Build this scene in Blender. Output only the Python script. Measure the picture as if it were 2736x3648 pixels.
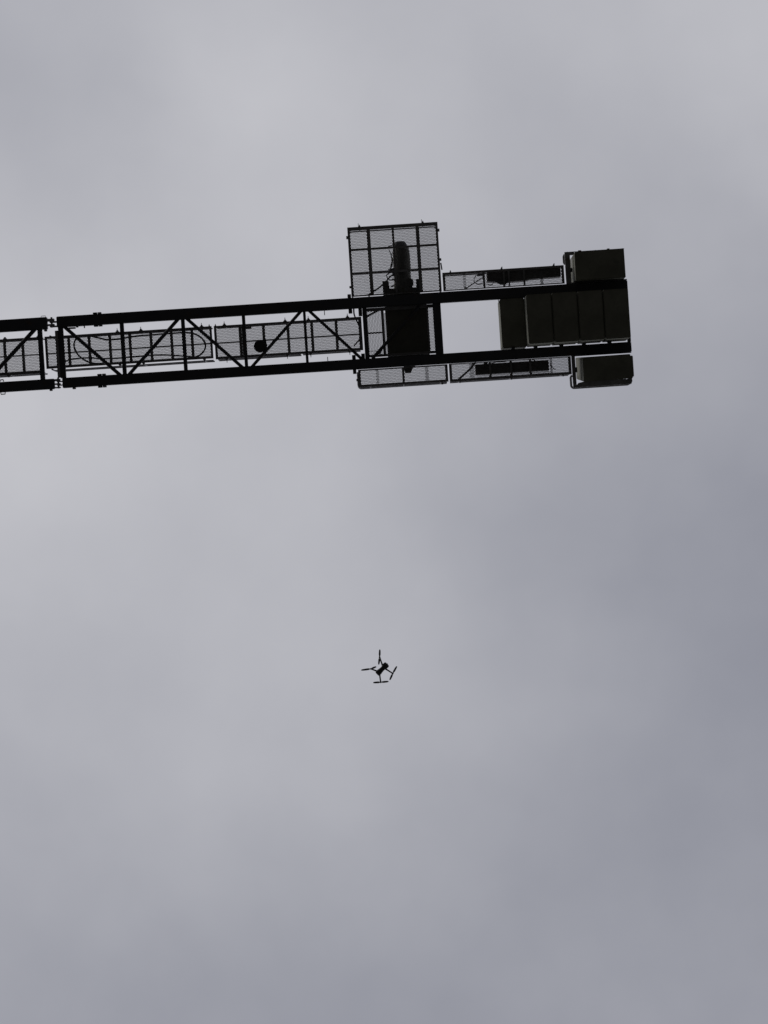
import bpy, bmesh, math, random
from mathutils import Vector, Matrix

for o in list(bpy.data.objects):
    bpy.data.objects.remove(o, do_unlink=True)
scene = bpy.context.scene
col = scene.collection
rnd = random.Random(7)

# ------------------------------------------------------------------ camera
FPX = 13164.0            # focal length in full-size picture pixels (long phone lens)
CAM_Z = 1.6
cam_data = bpy.data.cameras.new('camera')
cam_data.sensor_fit = 'VERTICAL'
cam_data.sensor_height = 24.0
cam_data.lens = FPX / 3648.0 * 24.0
cam_data.clip_start = 0.1
cam_data.clip_end = 8000.0
cam = bpy.data.objects.new('camera', cam_data)
cam.location = (0, 0, CAM_Z)
cam.rotation_euler = (math.pi, 0, 0)      # straight up at the zenith
col.objects.link(cam)
scene.camera = cam
scene.render.resolution_x = 768
scene.render.resolution_y = 1024

# ------------------------------------------------------------------ sky
SUN_EL = math.radians(36)
world = bpy.data.worlds.new('World')
scene.world = world
world.use_nodes = True
nt = world.node_tree
nt.nodes.clear()
N = nt.nodes.new
L = nt.links.new
out = N('ShaderNodeOutputWorld')
bg = N('ShaderNodeBackground')
bg.inputs['Strength'].default_value = 0.1
sky = N('ShaderNodeTexSky')
sky.sky_type = 'NISHITA'
sky.sun_disc = False
sky.sun_elevation = SUN_EL
sky.sun_rotation = math.radians(250)
tc = N('ShaderNodeTexCoord')

def math_node(op, a, b=None, clamp=False):
    n = N('ShaderNodeMath')
    n.operation = op
    n.use_clamp = clamp
    for i, val in enumerate((a, b)):
        if val is None:
            continue
        if isinstance(val, (int, float)):
            n.inputs[i].default_value = val
        else:
            L(val, n.inputs[i])
    return n.outputs[0]

sep = N('ShaderNodeSeparateXYZ')
L(tc.outputs['Generated'], sep.inputs[0])
zc = math_node('MAXIMUM', sep.outputs['Z'], 0.08)
px = math_node('DIVIDE', sep.outputs['X'], zc)
py = math_node('DIVIDE', sep.outputs['Y'], zc)
deck = N('ShaderNodeCombineXYZ')           # point on a flat cloud deck overhead
L(px, deck.inputs[0]); L(py, deck.inputs[1])

def noise(scale, detail, offset, rough=0.5):
    m = N('ShaderNodeVectorMath'); m.operation = 'ADD'
    L(deck.outputs[0], m.inputs[0]); m.inputs[1].default_value = offset
    n = N('ShaderNodeTexNoise')
    n.inputs['Scale'].default_value = scale
    n.inputs['Detail'].default_value = detail
    n.inputs['Roughness'].default_value = rough
    L(m.outputs[0], n.inputs['Vector'])
    return n

warp = noise(22.0, 3.0, (3.1, 7.7, 1.3))
w1 = N('ShaderNodeVectorMath'); w1.operation = 'SUBTRACT'
L(warp.outputs['Color'], w1.inputs[0]); w1.inputs[1].default_value = (0.5, 0.5, 0.5)
w2 = N('ShaderNodeVectorMath'); w2.operation = 'SCALE'
L(w1.outputs[0], w2.inputs[0]); w2.inputs['Scale'].default_value = 0.035
w3 = N('ShaderNodeVectorMath'); w3.operation = 'ADD'
L(deck.outputs[0], w3.inputs[0]); L(w2.outputs[0], w3.inputs[1])
w4 = N('ShaderNodeVectorMath'); w4.operation = 'MULTIPLY'
L(w3.outputs[0], w4.inputs[0]); w4.inputs[1].default_value = (1, 1, 0)

# thin and thick patches of the cloud layer: (brightness, east, south, size) on the deck
PATCHES = [(15, 0, 1450, 560), (10, 800, 260, 270), (7, 1050, 650, 420), (12, 2720, 180, 380),
           (-10, 200, 380, 430), (-5, 2150, 500, 380), (-21, 2950, 1600, 760), (-9, 1780, 1880, 280),
           (-5, 2650, 2500, 520), (-26, 2800, 3450, 1050), (-19, 1150, 3800, 640), (-15, 0, 3550, 640),
           (4, 750, 2950, 380), (5, 1300, 2250, 420), (-4, 300, 2250, 350), (3, 1900, 2400, 300)]
total = None
for amp, x, y, size in PATCHES:
    d = N('ShaderNodeVectorMath'); d.operation = 'DISTANCE'
    L(w4.outputs[0], d.inputs[0])
    d.inputs[1].default_value = ((x - 1368) / FPX, (y - 1824) / FPX, 0)
    q = math_node('MULTIPLY', d.outputs['Value'], FPX / size)
    q = math_node('MULTIPLY', q, q)
    q = math_node('EXPONENT', math_node('MULTIPLY', q, -0.5))
    q = math_node('MULTIPLY', q, amp)
    total = q if total is None else math_node('ADD', total, q)
n1 = noise(9.0, 2.5, (1.7, 4.2, 0.3), 0.55)
n2 = noise(38.0, 3.0, (5.3, 2.2, 8.1), 0.5)
total = math_node('ADD', total, math_node('MULTIPLY', math_node('SUBTRACT', n1.outputs['Fac'], 0.5), 12.0))
total = math_node('ADD', total, math_node('MULTIPLY', math_node('SUBTRACT', n2.outputs['Fac'], 0.5), 11.0))
lum = math_node('ADD', total, 179.0)
fac = math_node('DIVIDE', math_node('SUBTRACT', lum, 140.0), 60.0, True)

def lin(v):
    v /= 255.0
    return v / 12.92 if v <= 0.04045 else ((v + 0.055) / 1.055) ** 2.4

def rgb(r, g, b, k=1.0):
    return (lin(r) * k, lin(g) * k, lin(b) * k, 1.0)

ramp = N('ShaderNodeMix'); ramp.data_type = 'RGBA'
L(fac, ramp.inputs['Factor'])
ramp.inputs[6].default_value = rgb(139, 141, 152, 10.0)
ramp.inputs[7].default_value = rgb(200, 200, 205, 10.0)
mix = N('ShaderNodeMix'); mix.data_type = 'RGBA'
mix.inputs['Factor'].default_value = 0.97
L(sky.outputs['Color'], mix.inputs[6])
L(ramp.outputs[2], mix.inputs[7])
L(mix.outputs[2], bg.inputs['Color'])
L(bg.outputs[0], out.inputs['Surface'])

# ------------------------------------------------------------------ sun behind the cloud
sun_data = bpy.data.lights.new('sun', 'SUN')
sun_data.energy = 1.0
sun_data.angle = math.radians(25)
sun_data.color = (1.0, 0.96, 0.9)
sun = bpy.data.objects.new('sun', sun_data)
to_sun = Vector((-math.cos(SUN_EL) * 0.94, -math.cos(SUN_EL) * 0.34, math.sin(SUN_EL)))
sun.rotation_euler = to_sun.to_track_quat('Z', 'Y').to_euler()
sun.location = (-20, -10, 120)
col.objects.link(sun)

scene.view_settings.view_transform = 'Standard'
scene.view_settings.look = 'None'
scene.view_settings.exposure = 0.0
scene.view_settings.gamma = 1.0
scene.view_settings.use_curve_mapping = False

# ------------------------------------------------------------------ materials
def material(name, base, vary=0.25, scale=3.0, rough=0.6, metal=0.0, bump=0.0, spots=None):
    m = bpy.data.materials.new(name)
    m.use_nodes = True
    t = m.node_tree
    b = t.nodes['Principled BSDF']
    c = t.nodes.new('ShaderNodeTexCoord')
    n = t.nodes.new('ShaderNodeTexNoise')
    n.inputs['Scale'].default_value = scale
    n.inputs['Detail'].default_value = 6
    n.inputs['Roughness'].default_value = 0.65
    t.links.new(c.outputs['Object'], n.inputs['Vector'])
    r = t.nodes.new('ShaderNodeValToRGB')
    r.color_ramp.elements[0].position = 0.3
    r.color_ramp.elements[1].position = 0.72
    r.color_ramp.elements[0].color = (*[x * (1 - vary) for x in base], 1)
    r.color_ramp.elements[1].color = (*[x * (1 + vary) for x in base], 1)
    t.links.new(n.outputs['Fac'], r.inputs['Fac'])
    colour = r.outputs['Color']
    if spots:
        n2 = t.nodes.new('ShaderNodeTexNoise')
        n2.inputs['Scale'].default_value = scale * 2.7
        n2.inputs['Detail'].default_value = 5
        t.links.new(c.outputs['Object'], n2.inputs['Vector'])
        r2 = t.nodes.new('ShaderNodeValToRGB')
        r2.color_ramp.elements[0].position = 0.6
        r2.color_ramp.elements[1].position = 0.72
        t.links.new(n2.outputs['Fac'], r2.inputs['Fac'])
        mx = t.nodes.new('ShaderNodeMix'); mx.data_type = 'RGBA'
        t.links.new(r2.outputs['Color'], mx.inputs['Factor'])
        t.links.new(colour, mx.inputs[6])
        mx.inputs[7].default_value = (*spots, 1)
        colour = mx.outputs[2]
    t.links.new(colour, b.inputs['Base Color'])
    b.inputs['Roughness'].default_value = rough
    b.inputs['Metallic'].default_value = metal
    if bump:
        bp = t.nodes.new('ShaderNodeBump')
        bp.inputs['Strength'].default_value = bump
        bp.inputs['Distance'].default_value = 0.01
        t.links.new(n.outputs['Fac'], bp.inputs['Height'])
        t.links.new(bp.outputs[0], b.inputs['Normal'])
    return m

M = {
    'paint': material('dark_blue_grey_paint', (0.030, 0.032, 0.040), 0.3, 2.0, 0.6, spots=(0.045, 0.03, 0.022)),
    'frame': material('weathered_frame_steel', (0.19, 0.19, 0.20), 0.35, 4.0, 0.65, 0.0, spots=(0.13, 0.09, 0.07)),
    'galv': material('galvanised_steel', (0.19, 0.19, 0.20), 0.3, 6.0, 0.6, 0.2),
    'bracket': material('zinc_bracket', (0.26, 0.26, 0.27), 0.2, 9.0, 0.6, 0.0),
    'rubber': material('black_rubber', (0.018, 0.018, 0.02), 0.2, 12.0, 0.7),
    'motor': material('olive_motor_paint', (0.07, 0.07, 0.055), 0.3, 6.0, 0.55),
    'cabinet': material('brown_grey_cabinet_paint', (0.085, 0.075, 0.07), 0.2, 3.0, 0.5),
    'concrete': material('stained_concrete', (0.15, 0.152, 0.122), 0.3, 1.6, 0.9, 0.0, 0.35, spots=(0.12, 0.125, 0.1)),
    'plastic': material('dark_grey_plastic', (0.035, 0.036, 0.038), 0.15, 30.0, 0.5),
    'blade': material('grey_propeller_plastic', (0.12, 0.12, 0.125), 0.1, 30.0, 0.5),
    'glass': material('dark_lens_glass', (0.01, 0.01, 0.012), 0.1, 30.0, 0.15),
    'ground': material('dark_site_soil', (0.028, 0.026, 0.023), 0.4, 0.35, 0.95, 0.0, 0.6, spots=(0.05, 0.047, 0.042)),
}

# ------------------------------------------------------------------ plan of the jib
UNIT = 170.0                    # plan units per metre at chord level
DIST = FPX / UNIT               # camera to chord level
CHORD_Z = CAM_Z + DIST
TURN = math.radians(-3.65)      # jib heading
VU, VV = 1129.6, 641.3          # plan point straight above the camera
MAST_U = -900.0                 # mast axis on the plan
ORIGIN = Vector(((200 - 1368) / UNIT, (1256 - 1824) / UNIT, 0))   # plan zero
ROOT = Matrix.Translation(ORIGIN) @ Matrix.Rotation(TURN, 4, 'Z') @ Matrix.Translation((MAST_U / UNIT, 0, 0))

def P(u, v, w=0.0):
    """plan point measured from the ground, at height w above chord level -> metres from the mast foot"""
    k = 1 + w / DIST
    return Vector(((VU + (u - VU) * k - MAST_U) / UNIT, (VV + (v - VV) * k) / UNIT, CHORD_Z + w))

class MB:
    def __init__(self):
        self.v = []; self.f = []
    def hexa(self, c):
        b = len(self.v)
        self.v += [tuple(x) for x in c]
        self.f += [tuple(b + i for i in q) for q in
                   ((0, 3, 2, 1), (4, 5, 6, 7), (0, 1, 5, 4), (1, 2, 6, 5), (2, 3, 7, 6), (3, 0, 4, 7))]
        return self
    def box(self, u0, u1, v0, v1, w0, w1):
        a, b = P(u0, v0, w0), P(u1, v1, w0)
        z1 = CHORD_Z + w1
        lo = [(a.x, a.y, a.z), (b.x, a.y, a.z), (b.x, b.y, a.z), (a.x, b.y, a.z)]
        return self.hexa(lo + [(x, y, z1) for x, y, _ in lo])
    def bar(self, p, q, width, w0, w1):
        """flat bar between two plan points; width in plan units"""
        a, b = P(p[0], p[1], w0), P(q[0], q[1], w0)
        d = (b - a).normalized()
        s = Vector((-d.y, d.x, 0)) * (width / UNIT / 2)
        up = Vector((0, 0, w1 - w0))
        lo = [a - s, b - s, b + s, a + s]
        return self.hexa(lo + [x + up for x in lo])
    def tube(self, pts, r, n=8, closed=False):
        pts = [Vector(p) for p in pts]
        m = len(pts)
        base = len(self.v)
        side = None
        for i, p in enumerate(pts):
            if closed:
                d = pts[(i + 1) % m] - pts[i - 1]
            else:
                d = pts[min(i + 1, m - 1)] - pts[max(i - 1, 0)]
            d.normalize()
            if side is None:
                ref = Vector((0, 0, 1)) if abs(d.z) < 0.9 else Vector((1, 0, 0))
                side = d.cross(ref).normalized()
            side = (side - d * side.dot(d)).normalized()
            up = d.cross(side)
            rr = r[i] if isinstance(r, (list, tuple)) else r
            for k in range(n):
                t = 2 * math.pi * k / n
                self.v.append(tuple(p + side * math.cos(t) * rr + up * math.sin(t) * rr))
        last = m if closed else m - 1
        for i in range(last):
            j = (i + 1) % m
            for k in range(n):
                l = (k + 1) % n
                self.f.append((base + i * n + k, base + i * n + l, base + j * n + l, base + j * n + k))
        if not closed:
            self.f.append(tuple(base + k for k in reversed(range(n))))
            self.f.append(tuple(base + (m - 1) * n + k for k in range(n)))
        return self
    def prism(self, poly, w0, w1):
        """poly: plan points"""
        b = len(self.v); n = len(poly)
        lo = [P(u, v, w0) for u, v in poly]
        self.v += [tuple(p) for p in lo] + [(p.x, p.y, CHORD_Z + w1) for p in lo]
        self.f.append(tuple(b + i for i in reversed(range(n))))
        self.f.append(tuple(b + n + i for i in range(n)))
        for i in range(n):
            j = (i + 1) % n
            self.f.append((b + i, b + j, b + n + j, b + n + i))
        return self

def finish(me, bevel=0.0, smooth=False):
    bm = bmesh.new(); bm.from_mesh(me)
    bmesh.ops.recalc_face_normals(bm, faces=bm.faces)
    if bevel:
        bmesh.ops.bevel(bm, geom=list(bm.edges), offset=bevel, segments=2, affect='EDGES', clamp_overlap=True)
    bm.to_mesh(me); bm.free()
    if smooth:
        me.polygons.foreach_set('use_smooth', [True] * len(me.polygons))

def obj(name, mb, mat, parent=None, bevel=0.0, smooth=False, clean=True):
    me = bpy.data.meshes.new(name)
    me.from_pydata(mb.v, [], mb.f)
    me.materials.append(M[mat])
    if clean:
        finish(me, bevel, smooth)
    o = bpy.data.objects.new(name, me)
    col.objects.link(o)
    if parent is not None:
        o.parent = parent
    return o

def thing(name, mb, mat, label, cat, group=None, bevel=0.0, smooth=False):
    """a top-level thing shaped in crane metres: its origin is moved to its own base"""
    n = len(mb.v)
    c = Vector((sum(p[0] for p in mb.v) / n, sum(p[1] for p in mb.v) / n, min(p[2] for p in mb.v)))
    mb.v = [tuple(Vector(p) - c) for p in mb.v]
    o = obj(name, mb, mat, None, bevel, smooth)
    o.matrix_world = ROOT @ Matrix.Translation(c)
    tag(o, label, cat, group)
    return o, c

def tag(o, label, cat, group=None):
    o['label'] = label; o['category'] = cat
    if group:
        o['group'] = group

def arc(cx, cy, r, a0, a1, n=5):
    return [(cx + r * math.cos(math.radians(a0 + (a1 - a0) * i / n)),
             cy + r * math.sin(math.radians(a0 + (a1 - a0) * i / n))) for i in range(n + 1)]

def smooth_path(pts, sub=6, closed=False):
    """Catmull-Rom through plan points"""
    m = len(pts); res = []
    rng = range(m) if closed else range(m - 1)
    for i in rng:
        g = (lambda k: pts[k % m]) if closed else (lambda k: pts[max(0, min(m - 1, k))])
        p0, p1, p2, p3 = g(i - 1), g(i), g(i + 1), g(i + 2)
        for s in range(sub):
            t = s / sub
            res.append(tuple(0.5 * (2 * b + (c - a) * t + (2 * a - 5 * b + 4 * c - d) * t * t +
                             (3 * b - a - 3 * c + d) * t ** 3) for a, b, c, d in zip(p0, p1, p2, p3)))
    if not closed:
        res.append(tuple(pts[-1]))
    return res

def grating(parent, u0, u1, v0, v1, w=0.145, long='v', strips=(), mat='galv'):
    """expanded-metal sheet: a real lattice of strands"""
    a, b = P(u0, v0, w), P(u1, v1, w)
    z = CHORD_Z + w
    pa, pb = 0.0259, 0.0325      # pitch across the holes, rise per row of holes
    bond = 0.014
    half = 0.0040; th = 0.006
    verts = []; faces = []
    def strand(x0, y0, x1, y1, h=half):
        dx, dy = x1 - x0, y1 - y0
        l = math.hypot(dx, dy)
        sx, sy = -dy / l * h, dx / l * h
        n = len(verts)
        verts.extend(((x0 - sx, y0 - sy, z), (x1 - sx, y1 - sy, z), (x1 + sx, y1 + sy, z), (x0 + sx, y0 + sy, z),
                      (x0 - sx, y0 - sy, z + th), (x1 - sx, y1 - sy, z + th), (x1 + sx, y1 + sy, z + th), (x0 + sx, y0 + sy, z + th)))
        faces.extend(((n, n + 3, n + 2, n + 1), (n + 4, n + 5, n + 6, n + 7), (n, n + 1, n + 5, n + 4), (n + 2, n + 3, n + 7, n + 6)))
    def field(ax, bx, ay, by, swap, ox=0.0, oy=0.0):
        W, H = (bx - ax, by - ay) if not swap else (by - ay, bx - ax)
        rows = int(H / pb) + 1
        cols = int(W / pa) + 1
        for j in range(rows):
            y = j * pb + oy
            sh = 0.5 if j % 2 else 0.0
            for i in range(cols + 1):
                x = (i + sh) * pa + ox
                if x > W:
                    continue
                for (q0, r0, q1, r1, hh) in ((x, y, x, y + bond, half * 1.25),
                                             (x, y + bond, x + pa / 2, y + pb, half),
                                             (x, y + bond, x - pa / 2, y + pb, half)):
                    if q1 > W or q1 < 0 or r1 > H:
                        continue
                    if swap:
                        strand(ax + r0, ay + q0, ax + r1, ay + q1, hh)
                    else:
                        strand(ax + q0, ay + r0, ax + q1, ay + r1, hh)
    field(a.x, b.x, a.y, b.y, long == 'u')
    for s0, s1 in strips:        # overlapping sheet joints
        c, d = P(s0, v0, w), P(s1, v1, w)
        z += 0.008
        field(c.x, d.x, a.y, b.y, long == 'u', pa * 0.5, pb * 0.35)
        z -= 0.008
    mb = MB(); mb.v = verts; mb.f = faces
    o = obj('grating', mb, mat, parent, clean=False)
    o['kind'] = 'stuff'
    return o

# ------------------------------------------------------------------ ground
gm = MB()
R0 = 4000.0
gm.v = [(R0 * math.cos(i * math.pi / 24), R0 * math.sin(i * math.pi / 24), 0) for i in range(48)]
gm.f = [tuple(range(48))]
ground = obj('ground', gm, 'ground')
ground['kind'] = 'structure'
ground['label'] = 'dark bare soil of the building site'

# ------------------------------------------------------------------ tower crane
crane = bpy.data.objects.new('tower_crane', None)
col.objects.link(crane)
crane.matrix_world = ROOT
tag(crane, 'dark steel tower crane with latticed counter-jib, mesh walkways and hoist winch platform', 'crane')

# mast and slewing head (beyond the picture's edge)
mw = 0.85
foot = MB().hexa([(-2.4, -2.4, 0.0), (2.4, -2.4, 0.0), (2.4, 2.4, 0.0), (-2.4, 2.4, 0.0),
                  (-2.4, -2.4, 0.9), (2.4, -2.4, 0.9), (2.4, 2.4, 0.9), (-2.4, 2.4, 0.9)])
obj('foundation', foot, 'concrete', crane)
top = CHORD_Z - 1.2
for sx in (-1, 1):
    for sy in (-1, 1):
        obj('mast_leg', MB().tube([(sx * mw, sy * mw, 0.9), (sx * mw, sy * mw, top)], 0.09, 8), 'paint', crane)
lace = MB()
k = 0; z = 0.9
while z + 1.6 < top:
    cs = [(-mw, -mw), (mw, -mw), (mw, mw), (-mw, mw)]
    for i in range(4):
        a, b = cs[i], cs[(i + 1) % 4]
        if k % 2: a, b = b, a
        lace.tube([(a[0], a[1], z), (b[0], b[1], z + 1.6)], 0.035, 6)
        lace.tube([(a[0], a[1], z), (b[0], b[1], z)], 0.03, 6)
    z += 1.6; k += 1
obj('mast_lacing', lace, 'paint', crane)
obj('slewing_ring', MB().tube([(0, 0, top), (0, 0, top + 0.25), (0, 0, top + 0.26), (0, 0, top + 0.7)], [1.25, 1.25, 1.0, 1.0], 32), 'paint', crane)
obj('slewing_platform', MB().hexa([(-1.6, -1.1, top + 0.7), (1.3, -1.1, top + 0.7), (1.3, 1.1, top + 0.7), (-1.6, 1.1, top + 0.7),
                                   (-1.6, -1.1, CHORD_Z + 0.3), (1.3, -1.1, CHORD_Z + 0.3), (1.3, 1.1, CHORD_Z + 0.3), (-1.6, 1.1, CHORD_Z + 0.3)]), 'paint', crane)

# main chords
def chord(u0, u1, v0, v1, h=0.11):
    return obj('chord', MB().box(u0, u1, v0, v1, -h, h), 'paint', crane, bevel=0.012)

cu = chord(8, 2047, -128, -89.5)
cl = chord(15, 2047, 91.5, 127.5)
lu = chord(-690, -26, -129, -85.5)
ll = chord(-690, -14, 92, 128.5)

# pinned joints between the two jib sections
def joint(parent_l, parent_r, u0, u1, vs):
    for i, (a, b) in enumerate(vs):
        side = i % 2 == 0
        obj('clevis_plate', MB().box(u0 - (2 if side else -9), u1 - (9 if side else -2), a, b, -0.10, 0.10), 'frame',
            parent_l if side else parent_r, bevel=0.004)
    um = (u0 + u1) / 2
    a, b = P(um, vs[0][0] - 5, 0), P(um, vs[-1][1] + 2, 0)
    obj('pin', MB().tube([a, b], 0.021, 10), 'galv', parent_r)
joint(lu, cu, -26, 8, [(-122, -113), (-112.5, -107.5), (-103, -97), (-96.5, -91.5)])
joint(ll, cl, -14, 16, [(94, 101), (101.5, 105), (109, 114), (114.5, 118), (122, 126.5)])

def lug(parent, u0, u1, v0, v1, w0=-0.08, w1=0.04, mat='frame'):
    return obj('lug', MB().box(u0, u1, v0, v1, w0, w1), mat, parent, bevel=0.005)

for (u0, v0, v1, ch) in ((139, -134, -128.2, cu), (140, -89.3, -83.5, cu), (141, 85.5, 91.3, cl), (141, 127.7, 134.5, cl)):
    lug(ch, u0, u0 + 15, v0, v1, mat='paint')
    lug(ch, u0 + 17, u0 + 30, v0, v1, w0=-0.05, w1=0.08, mat='bracket')
lug(cl, 50, 61, 127.7, 134)
lug(ll, -32, -22, 128.7, 135)
lug(lu, -38, -28, -85.3, -78)
lug(cu, 48, 74, -86.5, -81)
lug(cu, 76, 84, -89.3, -85)
lug(cu, 104, 107, -89.3, -81)
obj('lifting_eye', MB().tube([P(-46, -129, .02), P(-44, -133, .02), P(-30, -133, .02), P(-29, -129, .02)], 0.006, 6), 'bracket', lu)
obj('lifting_eye', MB().tube([P(-206, 129, .02), P(-205, 136, .02), P(-191, 136, .02), P(-190, 129, .02)], 0.012, 6), 'bracket', ll)
obj('lifting_eye', MB().tube([P(-206, 91, .02), P(-205, 85, .02), P(-195, 84, .02), P(-193, 91, .02)], 0.012, 6), 'bracket', ll)
for u0, u1, va, vb, ch in ((1048.5, 1061, -141, -128.2, cu), (1049, 1062, -89.3, -73, cu), (1051, 1064, 76, 91.3, cl), (1051, 1063, 127.7, 143, cl)):
    lug(ch, u0, u1, va, vb, -0.09, 0.09, mat='paint')
for (u, a, b, ch) in ((963, -89.4, -72, cu), (964, 77, 91.4, cl)):
    obj('rail_pin', MB().bar((u, a), (u, b), 2.6, -0.03, 0.0), 'frame', ch)

# crossbeams of the jib
def crossbeam(u, width, v0=-90.5, v1=92.5, w0=-0.075, w1=0.05, mat='paint'):
    return obj('crossbeam', MB().box(u - width / 2, u + width / 2, v0, v1, w0, w1), mat, crane, bevel=0.004)
crossbeam(20.5, 18)
crossbeam(5.5, 11, -78, 90, -0.05, 0.05, 'frame')
for u, wd in ((238.8, 14), (457, 13), (673.6, 11.5), (891, 9.5)):
    crossbeam(u, wd)
crossbeam(1105.5, 15.5)
obj('gusset', MB().box(1084, 1097, -89, -61, -0.06, 0.04), 'paint', crane)
obj('gusset', MB().box(1084, 1097, 73, 91, -0.06, 0.04), 'paint', crane)
crossbeam(1363.5, 28)
for u in (-54, -271, -488, -680):
    crossbeam(u, 16.5, -86.5, 93)

# jib diagonals
def diagonal(p, q, width=12.0):
    a, b = P(*p, -0.02), P(*q, -0.02)
    d = (b - a).normalized() * 0.035
    obj('diagonal', MB().tube([a - d, b + d], width / UNIT / 2, 12), 'paint', crane, smooth=False)
diagonal((37, -88), (221, 93), 13)
diagonal((257, 92), (441, -91), 13)
diagonal((473, -90), (657, 93), 12)
diagonal((694, 94), (878, -90), 11.5)
diagonal((910, -90), (1083, 90), 11)
diagonal((1127, 89), (1300, -80), 12)
diagonal((-258, 92), (-72, -86), 15)
diagonal((-284, 92), (-470, -86), 15)
diagonal((-505, -86), (-672, 92), 15)

# ---------------- walkways, platforms
def frame_bar(name, parent, u0, u1, v0, v1, w0=0.10, w1=0.16, mat='frame'):
    return obj(name, MB().box(u0, u1, v0, v1, w0, w1), mat, parent, bevel=0.003)

def deck_frame(name, u0, u1, v0, v1, tu, tv, mat='frame'):
    """outer frame of a walkway panel: four members butted end to end"""
    mb = MB()
    mb.box(u0, u1, v0, v0 + tv[0], 0.10, 0.16)
    mb.box(u0, u1, v1 - tv[1], v1, 0.10, 0.16)
    mb.box(u0, u0 + tu[0], v0 + tv[0], v1 - tv[1], 0.10, 0.16)
    mb.box(u1 - tu[1], u1, v0 + tv[0], v1 - tv[1], 0.10, 0.16)
    return obj(name, mb, mat, crane)

def socket(parent, u, v, d, spike=True, size=6.5):
    """rail-post socket clipped to the outer edge; d = -1 towards -v, 1 towards +v"""
    mb = MB()
    mb.box(u - size / 2, u + size / 2, min(v, v + d * 7), max(v, v + d * 7), 0.10, 0.17)
    mb.box(u - size, u + size, min(v, v + d * 3), max(v, v + d * 3), 0.09, 0.15)
    if spike:
        mb.box(u - 1.1, u + 1.1, min(v + d * 7, v + d * 14), max(v + d * 7, v + d * 14), 0.12, 0.135)
    return obj('rail_socket', mb, 'frame', parent)

def handrail(parent, pts, posts, heights=(0.62, 1.12), r=0.0155, v=None):
    for h in heights:
        obj('handrail', MB().tube([P(a, b, 0.12) + Vector((0, 0, h)) for a, b in pts], r, 8), 'galv', parent, smooth=True)
    for a, b in posts:
        p = P(a, b, 0.12)
        obj('rail_post', MB().tube([p, p + Vector((0, 0, heights[-1] - r))], 0.017, 8), 'galv', parent, smooth=True)

# walkway panel over the inner bays
wk = deck_frame('walkway', -38, 558, -59, 56, (8.5, 8), (8.5, 8.5))
for u in (47, 119.7, 193.6, 265, 340, 413.4, 486.5):
    frame_bar('crossbar', wk, u - 5, u + 5, -50.5, 47.5, 0.105, 0.155)
for a, b in zip((-30, 52, 124.7, 198.6, 270, 345, 418.4, 491.5), (42, 114.7, 188.6, 260, 335, 408.4, 481.5, 550.5)):
    frame_bar('stringer', wk, a, b, 0.2, 5.2, 0.112, 0.142)
grating(wk, -36, 556, -57, 55)
for u in (222, 306, 522.8): socket(wk, u, -58.5, -1)
for u in (224, 308, 525.5): socket(wk, u, 56, 1, True, 5)
socket(wk, 550, -58.5, -1, False, 2.5)
handrail(wk, [(-20, 59), (554, 59)], [(u, 59) for u in (-18, 224, 308, 525)])
handrail(wk, [(-20, -60), (554, -60)], [(u, -60) for u in (-18, 222, 306, 523)])

# next walkway panel up to the winch platform
wk2 = deck_frame('walkway', 566, 1092.5, -58.5, 60.5, (8.5, 12), (8, 8))
for u in (658.5, 742.3, 829.3, 914.5, 1001.5):
    frame_bar('crossbar', wk2, u - 5, u + 5, -50.5, 52.5, 0.105, 0.155)
for a, b in zip((574.5, 663.5, 747.3, 834.3, 919.5, 1006.5), (653.5, 737.3, 824.3, 909.5, 996.5, 1080)):
    frame_bar('stringer', wk2, a, b, 0.6, 5.6, 0.112, 0.142)
grating(wk2, 568, 1086, -57, 59)
for u in (604, 821, 904, 1043.6): socket(wk2, u, -58.5, -1)
for u in (605.6, 821.6, 905, 1044): socket(wk2, u, 60.5, 1, True, 5)
socket(wk2, 572, -58.5, -1, False, 2.5)
handrail(wk2, [(570, 57.5), (868, 57.5)], [(u, 57.5) for u in (606, 822)])
handrail(wk2, [(874, 55.5), (1082, 55.5)], [(u, 55.5) for u in (905, 1044)])
handrail(wk2, [(570, -60), (1082, -60)], [(u, -60) for u in (604, 821, 904, 1044)])
frame_bar('hinge_plate', wk2, 680, 700, -50, -40, 0.09, 0.104)
frame_bar('hinge_plate', wk2, 664, 668, -49, 52, 0.105, 0.15)

# walkway panel of the section towards the mast
wk0 = deck_frame('walkway', -690, -47, -59.5, 70, (8, 8), (8.5, 11))
for u in (-182.2, -117.6, -250, -320, -400, -480, -560, -630):
    frame_bar('crossbar', wk0, u - 5, u + 5, -51, 59, 0.105, 0.155)
ends = [-682, -630, -560, -480, -400, -320, -250, -182.2, -117.6, -55]
for a, b in zip(ends, ends[1:]):
    frame_bar('stringer', wk0, a + (0 if a == -682 else 5), b - (0 if b == -55 else 5), 1.0, 4.8, 0.112, 0.142)
grating(wk0, -400, -49, -58, 66)
for u in (-179.5, -60): socket(wk0, u, -59.5, -1, False)
socket(wk0, -174, 70, 1, False)
handrail(wk0, [(-686, 66), (-52, 66)], [(u, 66) for u in (-600, -420, -174, -60)])
handrail(wk0, [(-686, -60), (-52, -60)], [(u, -60) for u in (-600, -420, -179, -60)])

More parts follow.
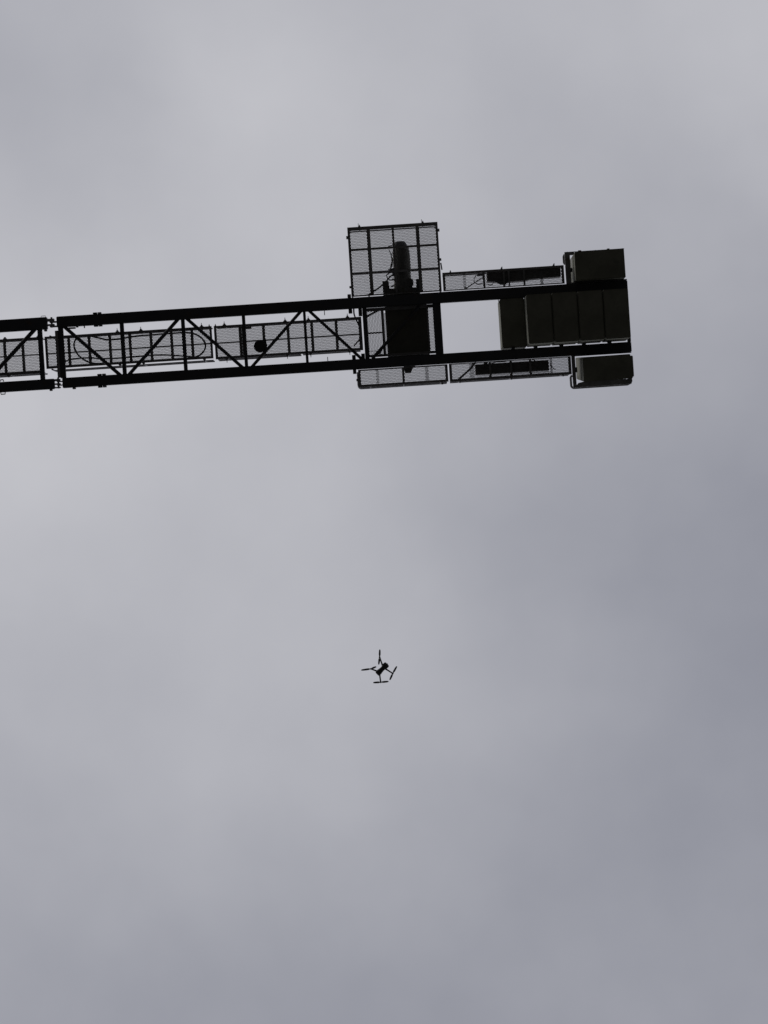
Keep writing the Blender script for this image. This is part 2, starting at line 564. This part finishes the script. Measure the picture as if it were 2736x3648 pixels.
# winch platform, outer side
pf = deck_frame('platform', 1063, 1385, -378.5, -131, (9, 8), (12, 4))
for u, wd in ((1137, 12.5), (1224.5, 7.5), (1312, 12.5)):
    frame_bar('crossbar', pf, u - wd / 2, u + wd / 2, -366.5, -135, 0.102, 0.155)
for v in (-297.5, -212.5):
    for a, b in ((1072, 1130.75), (1143.25, 1220.75), (1228.25, 1305.75), (1318.25, 1377)):
        frame_bar('stringer', pf, a, b, v - 4, v + 4, 0.105, 0.15)
grating(pf, 1066, 1383, -376, -132)
for u, v, su, sv in ((1387.8, -349, 5.6, 10), (1387.8, -244, 5.6, 9), (1060.2, -343, 5.6, 11), (1060.2, -166, 5.6, 8)):
    obj('rail_socket', MB().box(u - su / 2, u + su / 2, v - sv / 2, v + sv / 2, 0.09, 0.17), 'frame', pf, bevel=0.003)
for u in (1107, 1333): socket(pf, u, -378.5, -1, False, 3.5)
for u in (1103, 1329):
    obj('rail_pin', MB().box(u - 0.9, u + 0.9, -391, -378.6, 0.12, 0.13), 'bracket', pf)
obj('gate_arm', MB().bar((1388, -232), (1390.5, -207), 4.5, 0.1, 0.16), 'paint', pf)
rail = [(1066, -134)] + arc(1078, -364, 12, 180, 270, 4) + arc(1371, -364, 12, 270, 360, 4) + [(1383, -134)]
handrail(pf, rail, [(1066, -166), (1066, -343), (1107, -376), (1224, -376), (1333, -376), (1383, -349), (1383, -244)])

# winch platform, between the chords
pm = deck_frame('platform', 1112, 1350.5, -87, 88.5, (2, 2), (12, 9))
frame_bar('crossbar', pm, 1163, 1173.5, -75, 79.5, 0.105, 0.155)
frame_bar('crossbar', pm, 1326, 1332, -75, 79, 0.105, 0.155)
frame_bar('stringer', pm, 1114, 1163, -0.5, 5, 0.11, 0.15)
grating(pm, 1112, 1164, -80, 82, long='u')
grating(pm, 1172, 1186, -66, 80, long='u')
grating(pm, 1326, 1351, -80, 79)
obj('joint_bar', MB().bar((1113, 66.5), (1160, 66.5), 1.6, 0.10, 0.13), 'frame', pm)
frame_bar('stringer', pm, 1330, 1348, 78.5, 80.5, 0.09, 0.099)

# winch platform, narrow side
pl = deck_frame('platform', 1069, 1388.5, 130, 192, (8.5, 9.5), (4, 8))
frame_bar('crossbar', pl, 1225.5, 1233.5, 134, 184, 0.105, 0.155)
grating(pl, 1072, 1386, 131, 189, strips=((1131, 1144), (1306, 1320)))
rl = [(1066.5, 134)] + arc(1077, 180, 10.5, 180, 90, 5) + [(1385, 190.5)]
handrail(pl, rl, [(1066.5, 150), (1110, 190.5), (1230, 190.5), (1362, 190.5)], r=0.02)
for u, v in ((1064, 166), (1366, 197)):
    obj('rail_socket', MB().box(u - 3, u + 3, v - 4, v + 4, 0.1, 0.16), 'frame', pl)
obj('rail_socket', MB().box(1066, 1069.5, 148, 172, 0.09, 0.17), 'frame', pl)

# side walkways beside the ballast
ru = deck_frame('walkway', 1391, 1824, -196, -130.5, (9, 9), (8, 3))
frame_bar('crossbar', ru, 1534, 1541.5, -188, -133.5, 0.105, 0.155)
for u, wd in ((1609, 6), (1627, 5), (1681, 6.5)):
    frame_bar('crossbar', ru, u - wd / 2, u + wd / 2, -188, -133.5, 0.105, 0.15)
grating(ru, 1394, 1822, -193, -131, strips=((1462, 1475), (1737, 1748)))
for u in (1420,): socket(ru, u, -196, -1, False, 3)
for u in (1602, 1788):
    obj('toe_clip', MB().prism([(u - 4, -196.2), (u + 4, -196.2), (u + 4, -205), (u + 1, -204)], 0.10, 0.15), 'bracket', ru)
handrail(ru, [(1394, -196), (1821, -196)], [(u, -196) for u in (1420, 1602, 1788)])

rl2 = deck_frame('walkway', 1393.5, 1828.5, 129.5, 194, (9.5, 10), (3, 8.5))
for u in (1539.5, 1614, 1683):
    frame_bar('crossbar', rl2, u - 4, u + 4, 132.5, 185.5, 0.105, 0.155)
grating(rl2, 1396, 1826, 131, 190, strips=((1465, 1484), (1752, 1762)))
obj('toe_board', MB().box(1480, 1753, 189.4, 191, 0.165, 0.42), 'cabinet', rl2)
grating(rl2, 1490, 1750, 170, 187, w=0.3)
for u in (1428, 1612, 1796):
    obj('toe_clip', MB().prism([(u - 3, 194.2), (u + 4, 194.2), (u + 3, 200), (u, 200)], 0.10, 0.15), 'bracket', rl2)
handrail(rl2, [(1397, 190), (1825, 190)], [(u, 190) for u in (1428, 1612, 1796)])

# cabinets carried on the side walkways
cab = obj('cabinet', MB().prism([(1549, -188.5), (1812, -189), (1812, -156), (1700, -153), (1683, -150), (1628, -149), (1549, -154.5)], 0.17, 0.62), 'cabinet', ru, bevel=0.006)
obj('cable_gland', MB().prism([(1573, -154), (1588, -146), (1596, -142), (1608, -141), (1616, -142), (1624, -150), (1604, -156)], 0.18, 0.34), 'paint', ru)
cab2 = obj('cabinet', MB().box(1487, 1749, 137.5, 173.5, 0.17, 0.7), 'cabinet', rl2, bevel=0.006)
obj('cable_gland', MB().box(1518, 1532, 131, 138, 0.18, 0.3), 'paint', rl2)
def cable(parent, pts, r, mat='rubber', name='cable', w=0.19, sub=6):
    pp = smooth_path([p if len(p) == 3 else (p[0], p[1], w) for p in pts], sub)
    return obj(name, MB().tube([P(*p) for p in pp], r, 6), mat, parent, smooth=True)
cable(rl2, [(1427, 186), (1450, 167), (1472, 149), (1482, 137), (1490, 130)], 0.020)
cable(rl2, [(1424, 186), (1446, 169), (1468, 152), (1478, 139), (1480, 131)], 0.018, w=0.23)
cable(rl2, [(1545, 137), (1565, 133), (1590, 133.5), (1600, 131)], 0.011)
cable(rl2, [(1690, 131), (1700, 137), (1702, 139)], 0.010)
cable(rl2, [(1754, 150), (1760, 165), (1772, 174)], 0.008)
cable(ru, [(1466, -131), (1490, -146), (1512, -158), (1534, -170)], 0.011)
cable(ru, [(1534, -150), (1518, -147), (1506, -152), (1502, -164), (1508, -176), (1520, -181), (1534, -182)], 0.009)
cable(ru, [(1546, -147), (1556, -142), (1566, -143), (1572, -152)], 0.009)
cable(ru, [(1466, -131), (1468, -136), (1470, -141)], 0.012)
obj('clip', MB().box(1516, 1534, -184, -176, 0.17, 0.22), 'frame', ru)

# ---------------- hoist winch
winch = obj('hoist_winch', MB().box(1178.5, 1328, -93, 94, 0.17, 0.24), 'motor', crane, bevel=0.006)
def rev(prof, u, w):
    """solid of revolution along v: (v, radius in plan units)"""
    pts = [P(u, v, w) for v, _ in prof]
    return MB().tube(pts, [r / UNIT for _, r in prof], 28)
obj('drum', rev([(-76, 62), (-70, 62), (-69, 50), (66, 50), (67, 62), (74, 62)], 1253, 0.62), 'motor', winch, smooth=False)
obj('rope_coil', rev([(-66 + i * 3, 52.5 + (i % 2) * 1.2) for i in range(44)], 1253, 0.62), 'galv', winch, smooth=True)
for v in (-84, 78):
    obj('side_plate', MB().box(1186, 1320, v, v + 5, 0.245, 0.9), 'motor', winch, bevel=0.004)
obj('motor', rev([(-212, 30), (-222, 31.5), (-268, 31), (-290, 29), (-300, 27)], 1249, 0.36), 'motor', winch, smooth=False)
obj('fan_cowl', rev([(-300.5, 26.5), (-308, 23.5), (-314, 19.5), (-317.5, 14)], 1246.5, 0.36), 'paint', winch)
obj('gearbox', rev([(-211, 30), (-196, 31), (-172, 31), (-158, 33), (-150, 33), (-150, 37), (-88, 37)], 1248, 0.36), 'motor', winch)
obj('mounting_foot', MB().prism([(1176, -181), (1198, -178), (1200, -152), (1216, -150), (1216, -128), (1176, -128)], 0.17, 0.32), 'motor', winch, bevel=0.006)
obj('mounting_foot', MB().prism([(1280, -160), (1282, -150), (1296, -150), (1296, -180), (1308, -180), (1308, -128), (1280, -128)], 0.17, 0.32), 'motor', winch, bevel=0.006)
obj('mounting_beam', MB().box(1176, 1308, -147, -129, 0.163, 0.168), 'motor', winch)
obj('brake', MB().prism([(1278, -184), (1286, -178), (1286, -160), (1278, -156), (1262, -156), (1262, -184)], 0.2, 0.5), 'motor', winch, bevel=0.006)
obj('terminal_box', MB().prism([(1198, -221), (1212, -214), (1216, -196), (1228, -190), (1228, -226)], 0.24, 0.42), 'paint', winch)
obj('bearing_block', MB().prism([(1232, 126), (1264, 126), (1262, 140), (1258, 152), (1236, 152), (1234, 140)], 0.17, 0.4), 'motor', winch, bevel=0.006)
obj('bearing_shaft', rev([(84, 10), (128, 10)], 1248, 0.3), 'motor', winch)
obj('seal_skirt', MB().prism([(1262, 127.8), (1276, 127.8), (1268, 132), (1263, 140)], 0.17, 0.3), 'motor', winch)
cable(winch, [(1124, -128, .19), (1134, -141, .19), (1158, -154, .2), (1186, -175, .24), (1206, -195, .3), (1228, -204, .4)], 0.017)
cable(winch, [(1110, -133, .19), (1126, -137, .19), (1146, -150, .19)], 0.010)
cable(winch, [(1206, -290, .3), (1213, -270, .28), (1214, -250, .28), (1206, -218, .26)], 0.010)
cable(winch, [(1221, -304, .4), (1210, -303, .3), (1203, -300, .28), (1198, -294, .3)], 0.008)
cable(winch, [(1222, -280, .4), (1214, -272, .3), (1217, -250, .3), (1213, -232, .28), (1204, -216, .26)], 0.010)
cable(winch, [(1190, -198, .25), (1205, -208, .25), (1225, -207, .3)], 0.012)
cable(winch, [(1194, -196, .25), (1196, -186, .25), (1206, -182, .25), (1224, -184, .3)], 0.010)
cable(winch, [(1212, -186, .3), (1222, -180, .3), (1230, -190, .34)], 0.012)
cable(winch, [(1204, -158, .3), (1212, -160, .3), (1224, -170, .34)], 0.014)

# cables running down to the inner platform
cable(crane, [(1068, -90, .02), (1068, -70, .08), (1073, -52, .19), (1082, -28, .21), (1086, -2, .21), (1084, 18, .21), (1074, 30, .2), (1060, 44, .19)], 0.016)
cable(crane, [(1111, -57, .2), (1130, -66, .22), (1164, -80, .26), (1190, -84, .3)], 0.022)
cable(crane, [(1150, 78, .2), (1156, 66, .22), (1170, 46, .24), (1190, 30, .3)], 0.020)
cable(crane, [(1583, -89, -.02), (1586, -78, -.02), (1592, -62, .0), (1598, -50, .05)], 0.0075, 'bracket')

# round floodlight slung under the walkway
lamp = obj('floodlight', MB().tube([P(726, 24, -.02), P(726, 24, 0), P(726, 24, .06), P(726, 24, .095)], [0.118, 0.13, 0.13, 0.10], 28), 'rubber', wk2)
obj('lamp_bracket', MB().prism([(736, 6), (748, 0), (752, 22), (748, 46), (738, 40)], 0.03, 0.095), 'paint', wk2)

# ---------------- ballast frames at the tail
fu = obj('ballast_frame', MB().box(1830, 1848.5, -239, -128.5, 0.0, 0.1), 'frame', crane, bevel=0.004)
obj('edge_bar', MB().box(1830, 2043, -242, -239.2, 0.0, 0.08), 'frame', fu, bevel=0.003)
obj('edge_bar', MB().box(1849, 2046, -132.5, -128.5, 0.0, 0.08), 'frame', fu)
obj('corner_plate', MB().box(1849, 1864, -239, -230, 0.0, 0.06), 'frame', fu)
obj('rail_socket', MB().box(1879, 1890, -245, -242.2, 0.0, 0.1), 'frame', fu)
obj('rail_socket', MB().box(1982, 1991, -245, -242.2, 0.0, 0.1), 'frame', fu)
obj('clamp', MB().box(1849, 1855, -184, -170, -0.02, 0.1), 'paint', fu)
obj('handrail', MB().tube([P(1830, -199, .7), P(1827, -201, .7), P(1825.5, -205, .7), P(1825.5, -226, .7), P(1828, -231, .7), P(1834, -233, .7), P(2040, -234, .7)], 0.023, 8), 'frame', fu, smooth=True)
for u in (1840, 1940, 2036):
    p = P(u, -240, 0.08)
    obj('rail_post', MB().tube([p, p + Vector((0, 0, 0.62))], 0.017, 8), 'galv', fu)
fl = obj('ballast_frame', MB().box(1831, 1843.5, 128, 231, 0.0, 0.1), 'frame', crane, bevel=0.004)
obj('edge_bar', MB().prism([(1831, 231.5), (1846, 231.5), (1850, 226.5), (1868, 223), (2021, 222.5), (2021, 242), (1831, 242)], 0.0, 0.08), 'frame', fl)
obj('edge_bar', MB().prism([(2021.4, 224), (2032, 221), (2042, 219), (2042, 234), (2034, 241), (2021.4, 242)], 0.0, 0.09), 'frame', fl)
obj('edge_bar', MB().box(1844, 2045, 127.8, 131, 0.0, 0.08), 'frame', fl)
obj('clamp', MB().box(1843.6, 1849, 170, 188, -0.02, 0.1), 'paint', fl)
pts = [(1830, 200), (1826, 201), (1823.5, 206), (1823.5, 232)] + arc(1834, 233, 10.5, 180, 90, 5) + [(2024, 243), (2036, 238), (2039, 228)]
obj('handrail', MB().tube([P(a, b, .7) for a, b in pts], 0.024, 8), 'frame', fl, smooth=True)
for u in (1862, 1885, 1985, 2003):
    p = P(u, 238, 0.08)
    obj('rail_post', MB().tube([p, p + Vector((0, 0, 0.62))], 0.017, 8), 'galv', fl)
    obj('rail_socket', MB().box(u - 4, u + 4, 236, 240, -0.012, -0.002), 'bracket', fl)
# tail beam joining the chord ends and hanger rails on the chords
obj('tail_beam', MB().box(2035.5, 2046.5, -89.3, 91.3, -0.1, 0.1), 'paint', crane)

# ------------------------------------------------------------------ ballast blocks (lifted in and out one by one)
def place_child(name, mb, mat, parent, c, bevel=0.0):
    mb.v = [tuple(Vector(p) - c) for p in mb.v]
    return obj(name, mb, mat, parent, bevel)

def block(u0, u1, v0, v1, w0, w1, label, hang, joint_gap=0.7):
    mb = MB().box(u0 + joint_gap, u1 - joint_gap, v0, v1, w0, w1)
    o, c = thing('ballast_block', mb, 'concrete', label, 'ballast block', 'concrete ballast blocks at the crane tail', bevel=0.018)
    # steel hangers that hook the block over the chords
    ur = VU + ((u0 + u1) / 2 - hang - VU) * (1 + w0 / DIST)
    a, b = (VV + (v0 - VV) * (1 + w0 / DIST)), (VV + (v1 - VV) * (1 + w0 / DIST))
    for va, vb, vc in ((b + 0.05, b + 4.5, 126), (-127, a - 4.5, a - 0.05)):
        if va < 0 and w0 > -0.5:
            continue
        h = MB()
        if va > 0:
            h.prism([(ur - 5, vb + 1), (ur + 5, vb + 1), (ur + 8, va), (ur - 8, va)], -0.16, 0.115)
            h.box(ur - 6, ur + 6, va, vc, 0.116, 0.17)
        else:
            h.prism([(ur - 8, vc), (ur + 8, vc), (ur + 4, vc - 3), (ur - 4, vc - 3)], -0.16, 0.115)
            h.box(ur - 6, ur + 6, va, vc, 0.116, 0.17)
        place_child('hanger', h, 'paint', o, c)
    return o

W0 = -1.2
block(1587.5, 1677.5, -89.3, 85, -0.13, 1.1, 'raised concrete ballast block facing the open bay behind the winch platform', 6)
xs = [(1682.5, 1773.3), (1774, 1865), (1866, 1955.6), (1956.6, 2048)]
labels = ['lower-hanging concrete ballast block directly beside the raised one',
          'second lower-hanging concrete ballast block counted from the raised one',
          'third lower-hanging concrete ballast block from the raised one, beside the endmost',
          'endmost lower-hanging concrete ballast block between the chord tips at the crane tail']
for (a, b), lb, hg in zip(xs, labels, (12, 10, 19, 18)):
    block(a, b, -99 + rnd.uniform(-.5, .5), 77 + rnd.uniform(-.4, .4), W0 + rnd.uniform(-.015, .015), 0.33, lb, hg)

def side_block(lo, hi, w0, w1, label):
    a = [P(u, v, w0) for u, v in lo]
    b = [P(u, v, w1) for u, v in hi]
    mb = MB().hexa(a + b)
    o, c = thing('ballast_block', mb, 'concrete', label, 'ballast block', 'concrete ballast blocks at the crane tail', bevel=0.012)
    return o, c

ob, c = side_block([(1865, -238.5), (2042, -241.5), (2042.5, -138), (1864.5, -138)],
                   [(1847, -214), (2028, -217), (2028, -123.5), (1846, -123.5)], -0.55, 0.95,
                   'concrete ballast block outside the chord on the wide winch platform side')
place_child('groove_strip', MB().hexa([P(1852.5, -215, .5), P(1855, -218, .35), P(1856.5, -140, .3), P(1853.5, -136, .5),
                                       P(1851, -214, .55), P(1853.5, -217, .4), P(1855, -139, .35), P(1852, -135, .55)]), 'bracket', ob, c)
for du in (1875, 2020):
    place_child('support_peg', MB().box(du, du + 14, -242, -228, 0.081, 0.13), 'paint', ob, c)
ob, c = side_block([(1870.5, 136), (2041, 135), (2045.5, 222), (1870, 224)],
                   [(1845, 136), (2030, 136), (2030, 214), (1844.5, 213)], -0.55, 0.95,
                   'concrete ballast block with splayed side outside the chord on the narrow platform side')
for du in (1885, 1995):
    place_child('support_peg', MB().box(du, du + 14, 222, 240, 0.081, 0.13), 'paint', ob, c)
lip = MB().box(2041.5, 2049.5, 141, 216, -0.3, 0.5)
place_child('end_lip', lip, 'concrete', ob, c, bevel=0.01)

# ------------------------------------------------------------------ spare power cable laid in a long loop on the walkway
loop = [(88, -52), (74, -44), (66, -28), (67, -8), (80, 16), (104, 36), (132, 47), (180, 51), (236, 53), (300, 52), (380, 53), (440, 52),
        (496, 47), (520, 34), (532, 14), (528, -8), (512, -26), (490, -37), (462, -42), (420, -42), (380, -42), (338, -41), (300, -41),
        (262, -38), (228, -34), (186, -34), (156, -42), (124, -52)]
pp = [P(a, b, 0.172) for a, b in smooth_path(loop, 5)]
coil, cc = thing('power_cable', MB().tube(pp, 0.0185, 8), 'rubber',
                 'black power cable lying in a long open loop on the mesh walkway', 'cable', smooth=True)
line = [(-15, 54), (8, 46), (34, 32), (70, 26), (116, 26), (150, 31), (190, 34), (236, 34), (300, 32), (350, 31), (412, 36), (460, 43), (500, 48)]
pp = [P(a, b, 0.20) for a, b in smooth_path(line, 5)]
thing('power_cable', MB().tube(pp, 0.016, 8), 'rubber',
      'single black cable snaking lengthwise across the looped cable on the walkway', 'cable', smooth=True)

# ------------------------------------------------------------------ drone
DZ = 54.0
DS = DZ / FPX
DC = (1361.4, 2383.6)
drone = bpy.data.objects.new('drone', None)
col.objects.link(drone)
drone.location = ((DC[0] - 1368) * DS, (DC[1] - 1824) * DS, CAM_Z + DZ)
tag(drone, 'small dark four-rotor camera drone flying alone in the open sky', 'drone')

def Q(X, Y, z=0.0):
    """drone plan (tenths of the picture's pixels from its centre) -> metres"""
    return Vector(((X - 935) / 9.217 * DS, (Y - 955) / 9.217 * DS, z))

axis = (Q(1100, 790) - Q(770, 1120)).normalized()
perp = Vector((-axis.y, axis.x, 0))
half_len = 240 / 9.217 * DS
secs = [(-1.0, .62, .014), (-.95, .80, .021), (-.82, .93, .027), (-.55, .93, .031), (-.25, .80, .034), (0, .74, .035),
        (.25, .80, .036), (.5, .98, .036), (.78, 1.03, .032), (.93, .92, .024), (1.0, .70, .015)]
bodyw = 101 / 9.217 * DS
bm_ = MB()
n = 20
for t, wd, h in secs:
    for k in range(n):
        a = 2 * math.pi * k / n
        cx, sz = math.cos(a), math.sin(a)
        cx = math.copysign(abs(cx) ** 0.6, cx); sz = math.copysign(abs(sz) ** 0.6, sz)
        p = axis * (half_len * t) + perp * (bodyw * wd * cx) + Vector((0, 0, h * sz))
        bm_.v.append(tuple(p))
for i in range(len(secs) - 1):
    for k in range(n):
        l = (k + 1) % n
        bm_.f.append((i * n + k, i * n + l, (i + 1) * n + l, (i + 1) * n + k))
bm_.f.append(tuple(reversed(range(n))))
bm_.f.append(tuple((len(secs) - 1) * n + k for k in range(n)))
body = obj('body', bm_, 'plastic', drone, smooth=True)
g = axis * (half_len * 0.86)
obj('camera_gimbal', MB().tube([g + Vector((0, 0, -.024)) - perp * .016, g + Vector((0, 0, -.024)) + perp * .016], 0.017, 14), 'plastic', body, smooth=True)
obj('lens', MB().tube([g + axis * .012 + Vector((0, 0, -.024)), g + axis * .022 + Vector((0, 0, -.024))], 0.010, 14), 'glass', body)
obj('battery', MB().hexa([axis * x + perp * y + Vector((0, 0, .034)) for x, y in ((-.06, -.025), (.03, -.025), (.03, .025), (-.06, .025))] +
                         [axis * x + perp * y + Vector((0, 0, .042)) for x, y in ((-.055, -.02), (.025, -.02), (.025, .02), (-.055, .02))]), 'plastic', body)
ROT = [((940, 815), (852, 562), (858, 312), (822, 812)),
       ((735, 1012), (572, 948), (245, 992), (742, 878)),
       ((850, 1120), (888, 1388), (640, 1402), (1148, 1364)),
       ((1060, 955), (1284, 1098), (1418, 862), (1185, 1318))]
for i, (root, mot, t0, t1) in enumerate(ROT):
    a, b = Q(*root, 0.0), Q(*mot, -0.004)
    d = (b - a)
    arm = obj('arm', MB().tube([a - d * .12, a + d * .3, a + d * .75, b], [0.0135, 0.0112, 0.0105, 0.012], 10), 'plastic', drone, smooth=True)
    obj('motor', MB().tube([b + Vector((0, 0, -.008)), b + Vector((0, 0, .016)), b + Vector((0, 0, .022))], [0.0135, 0.0135, 0.010], 16), 'plastic', arm)
    prop = obj('propeller', MB().tube([b + Vector((0, 0, .023)), b + Vector((0, 0, .031))], 0.0085, 12), 'plastic', drone)
    hub = b + Vector((0, 0, .027))
    for tip in (t0, t1):
        e = Q(*tip, hub.z)
        dd = e - hub
        ln = dd.length
        dd.normalize()
        sd = Vector((-dd.y, dd.x, 0))
        bl = MB()
        prof = [(0.04, .007, 20), (.14, .012, 20), (.28, .0185, 16), (.5, .0185, 13), (.75, .0165, 9), (.93, .0125, 7), (1.0, .0060, 5)]
        for t, wd, tw in prof:
            for s, zt in ((-1, -.0007), (1, -.0007), (1, .0007), (-1, .0007)):
                off = wd * 1.0 * s * 0.78
                r = math.radians(tw)
                bl.v.append(tuple(hub + dd * (ln * t) + sd * (off * math.cos(r)) + Vector((0, 0, off * math.sin(r) + zt))))
        for k in range(len(prof) - 1):
            for q in range(4):
                r_ = (q + 1) % 4
                bl.f.append((k * 4 + q, k * 4 + r_, k * 4 + 4 + r_, k * 4 + 4 + q))
        bl.f.append((3, 2, 1, 0))
        e_ = (len(prof) - 1) * 4
        bl.f.append((e_, e_ + 1, e_ + 2, e_ + 3))
        obj('blade', bl, 'blade', prop)
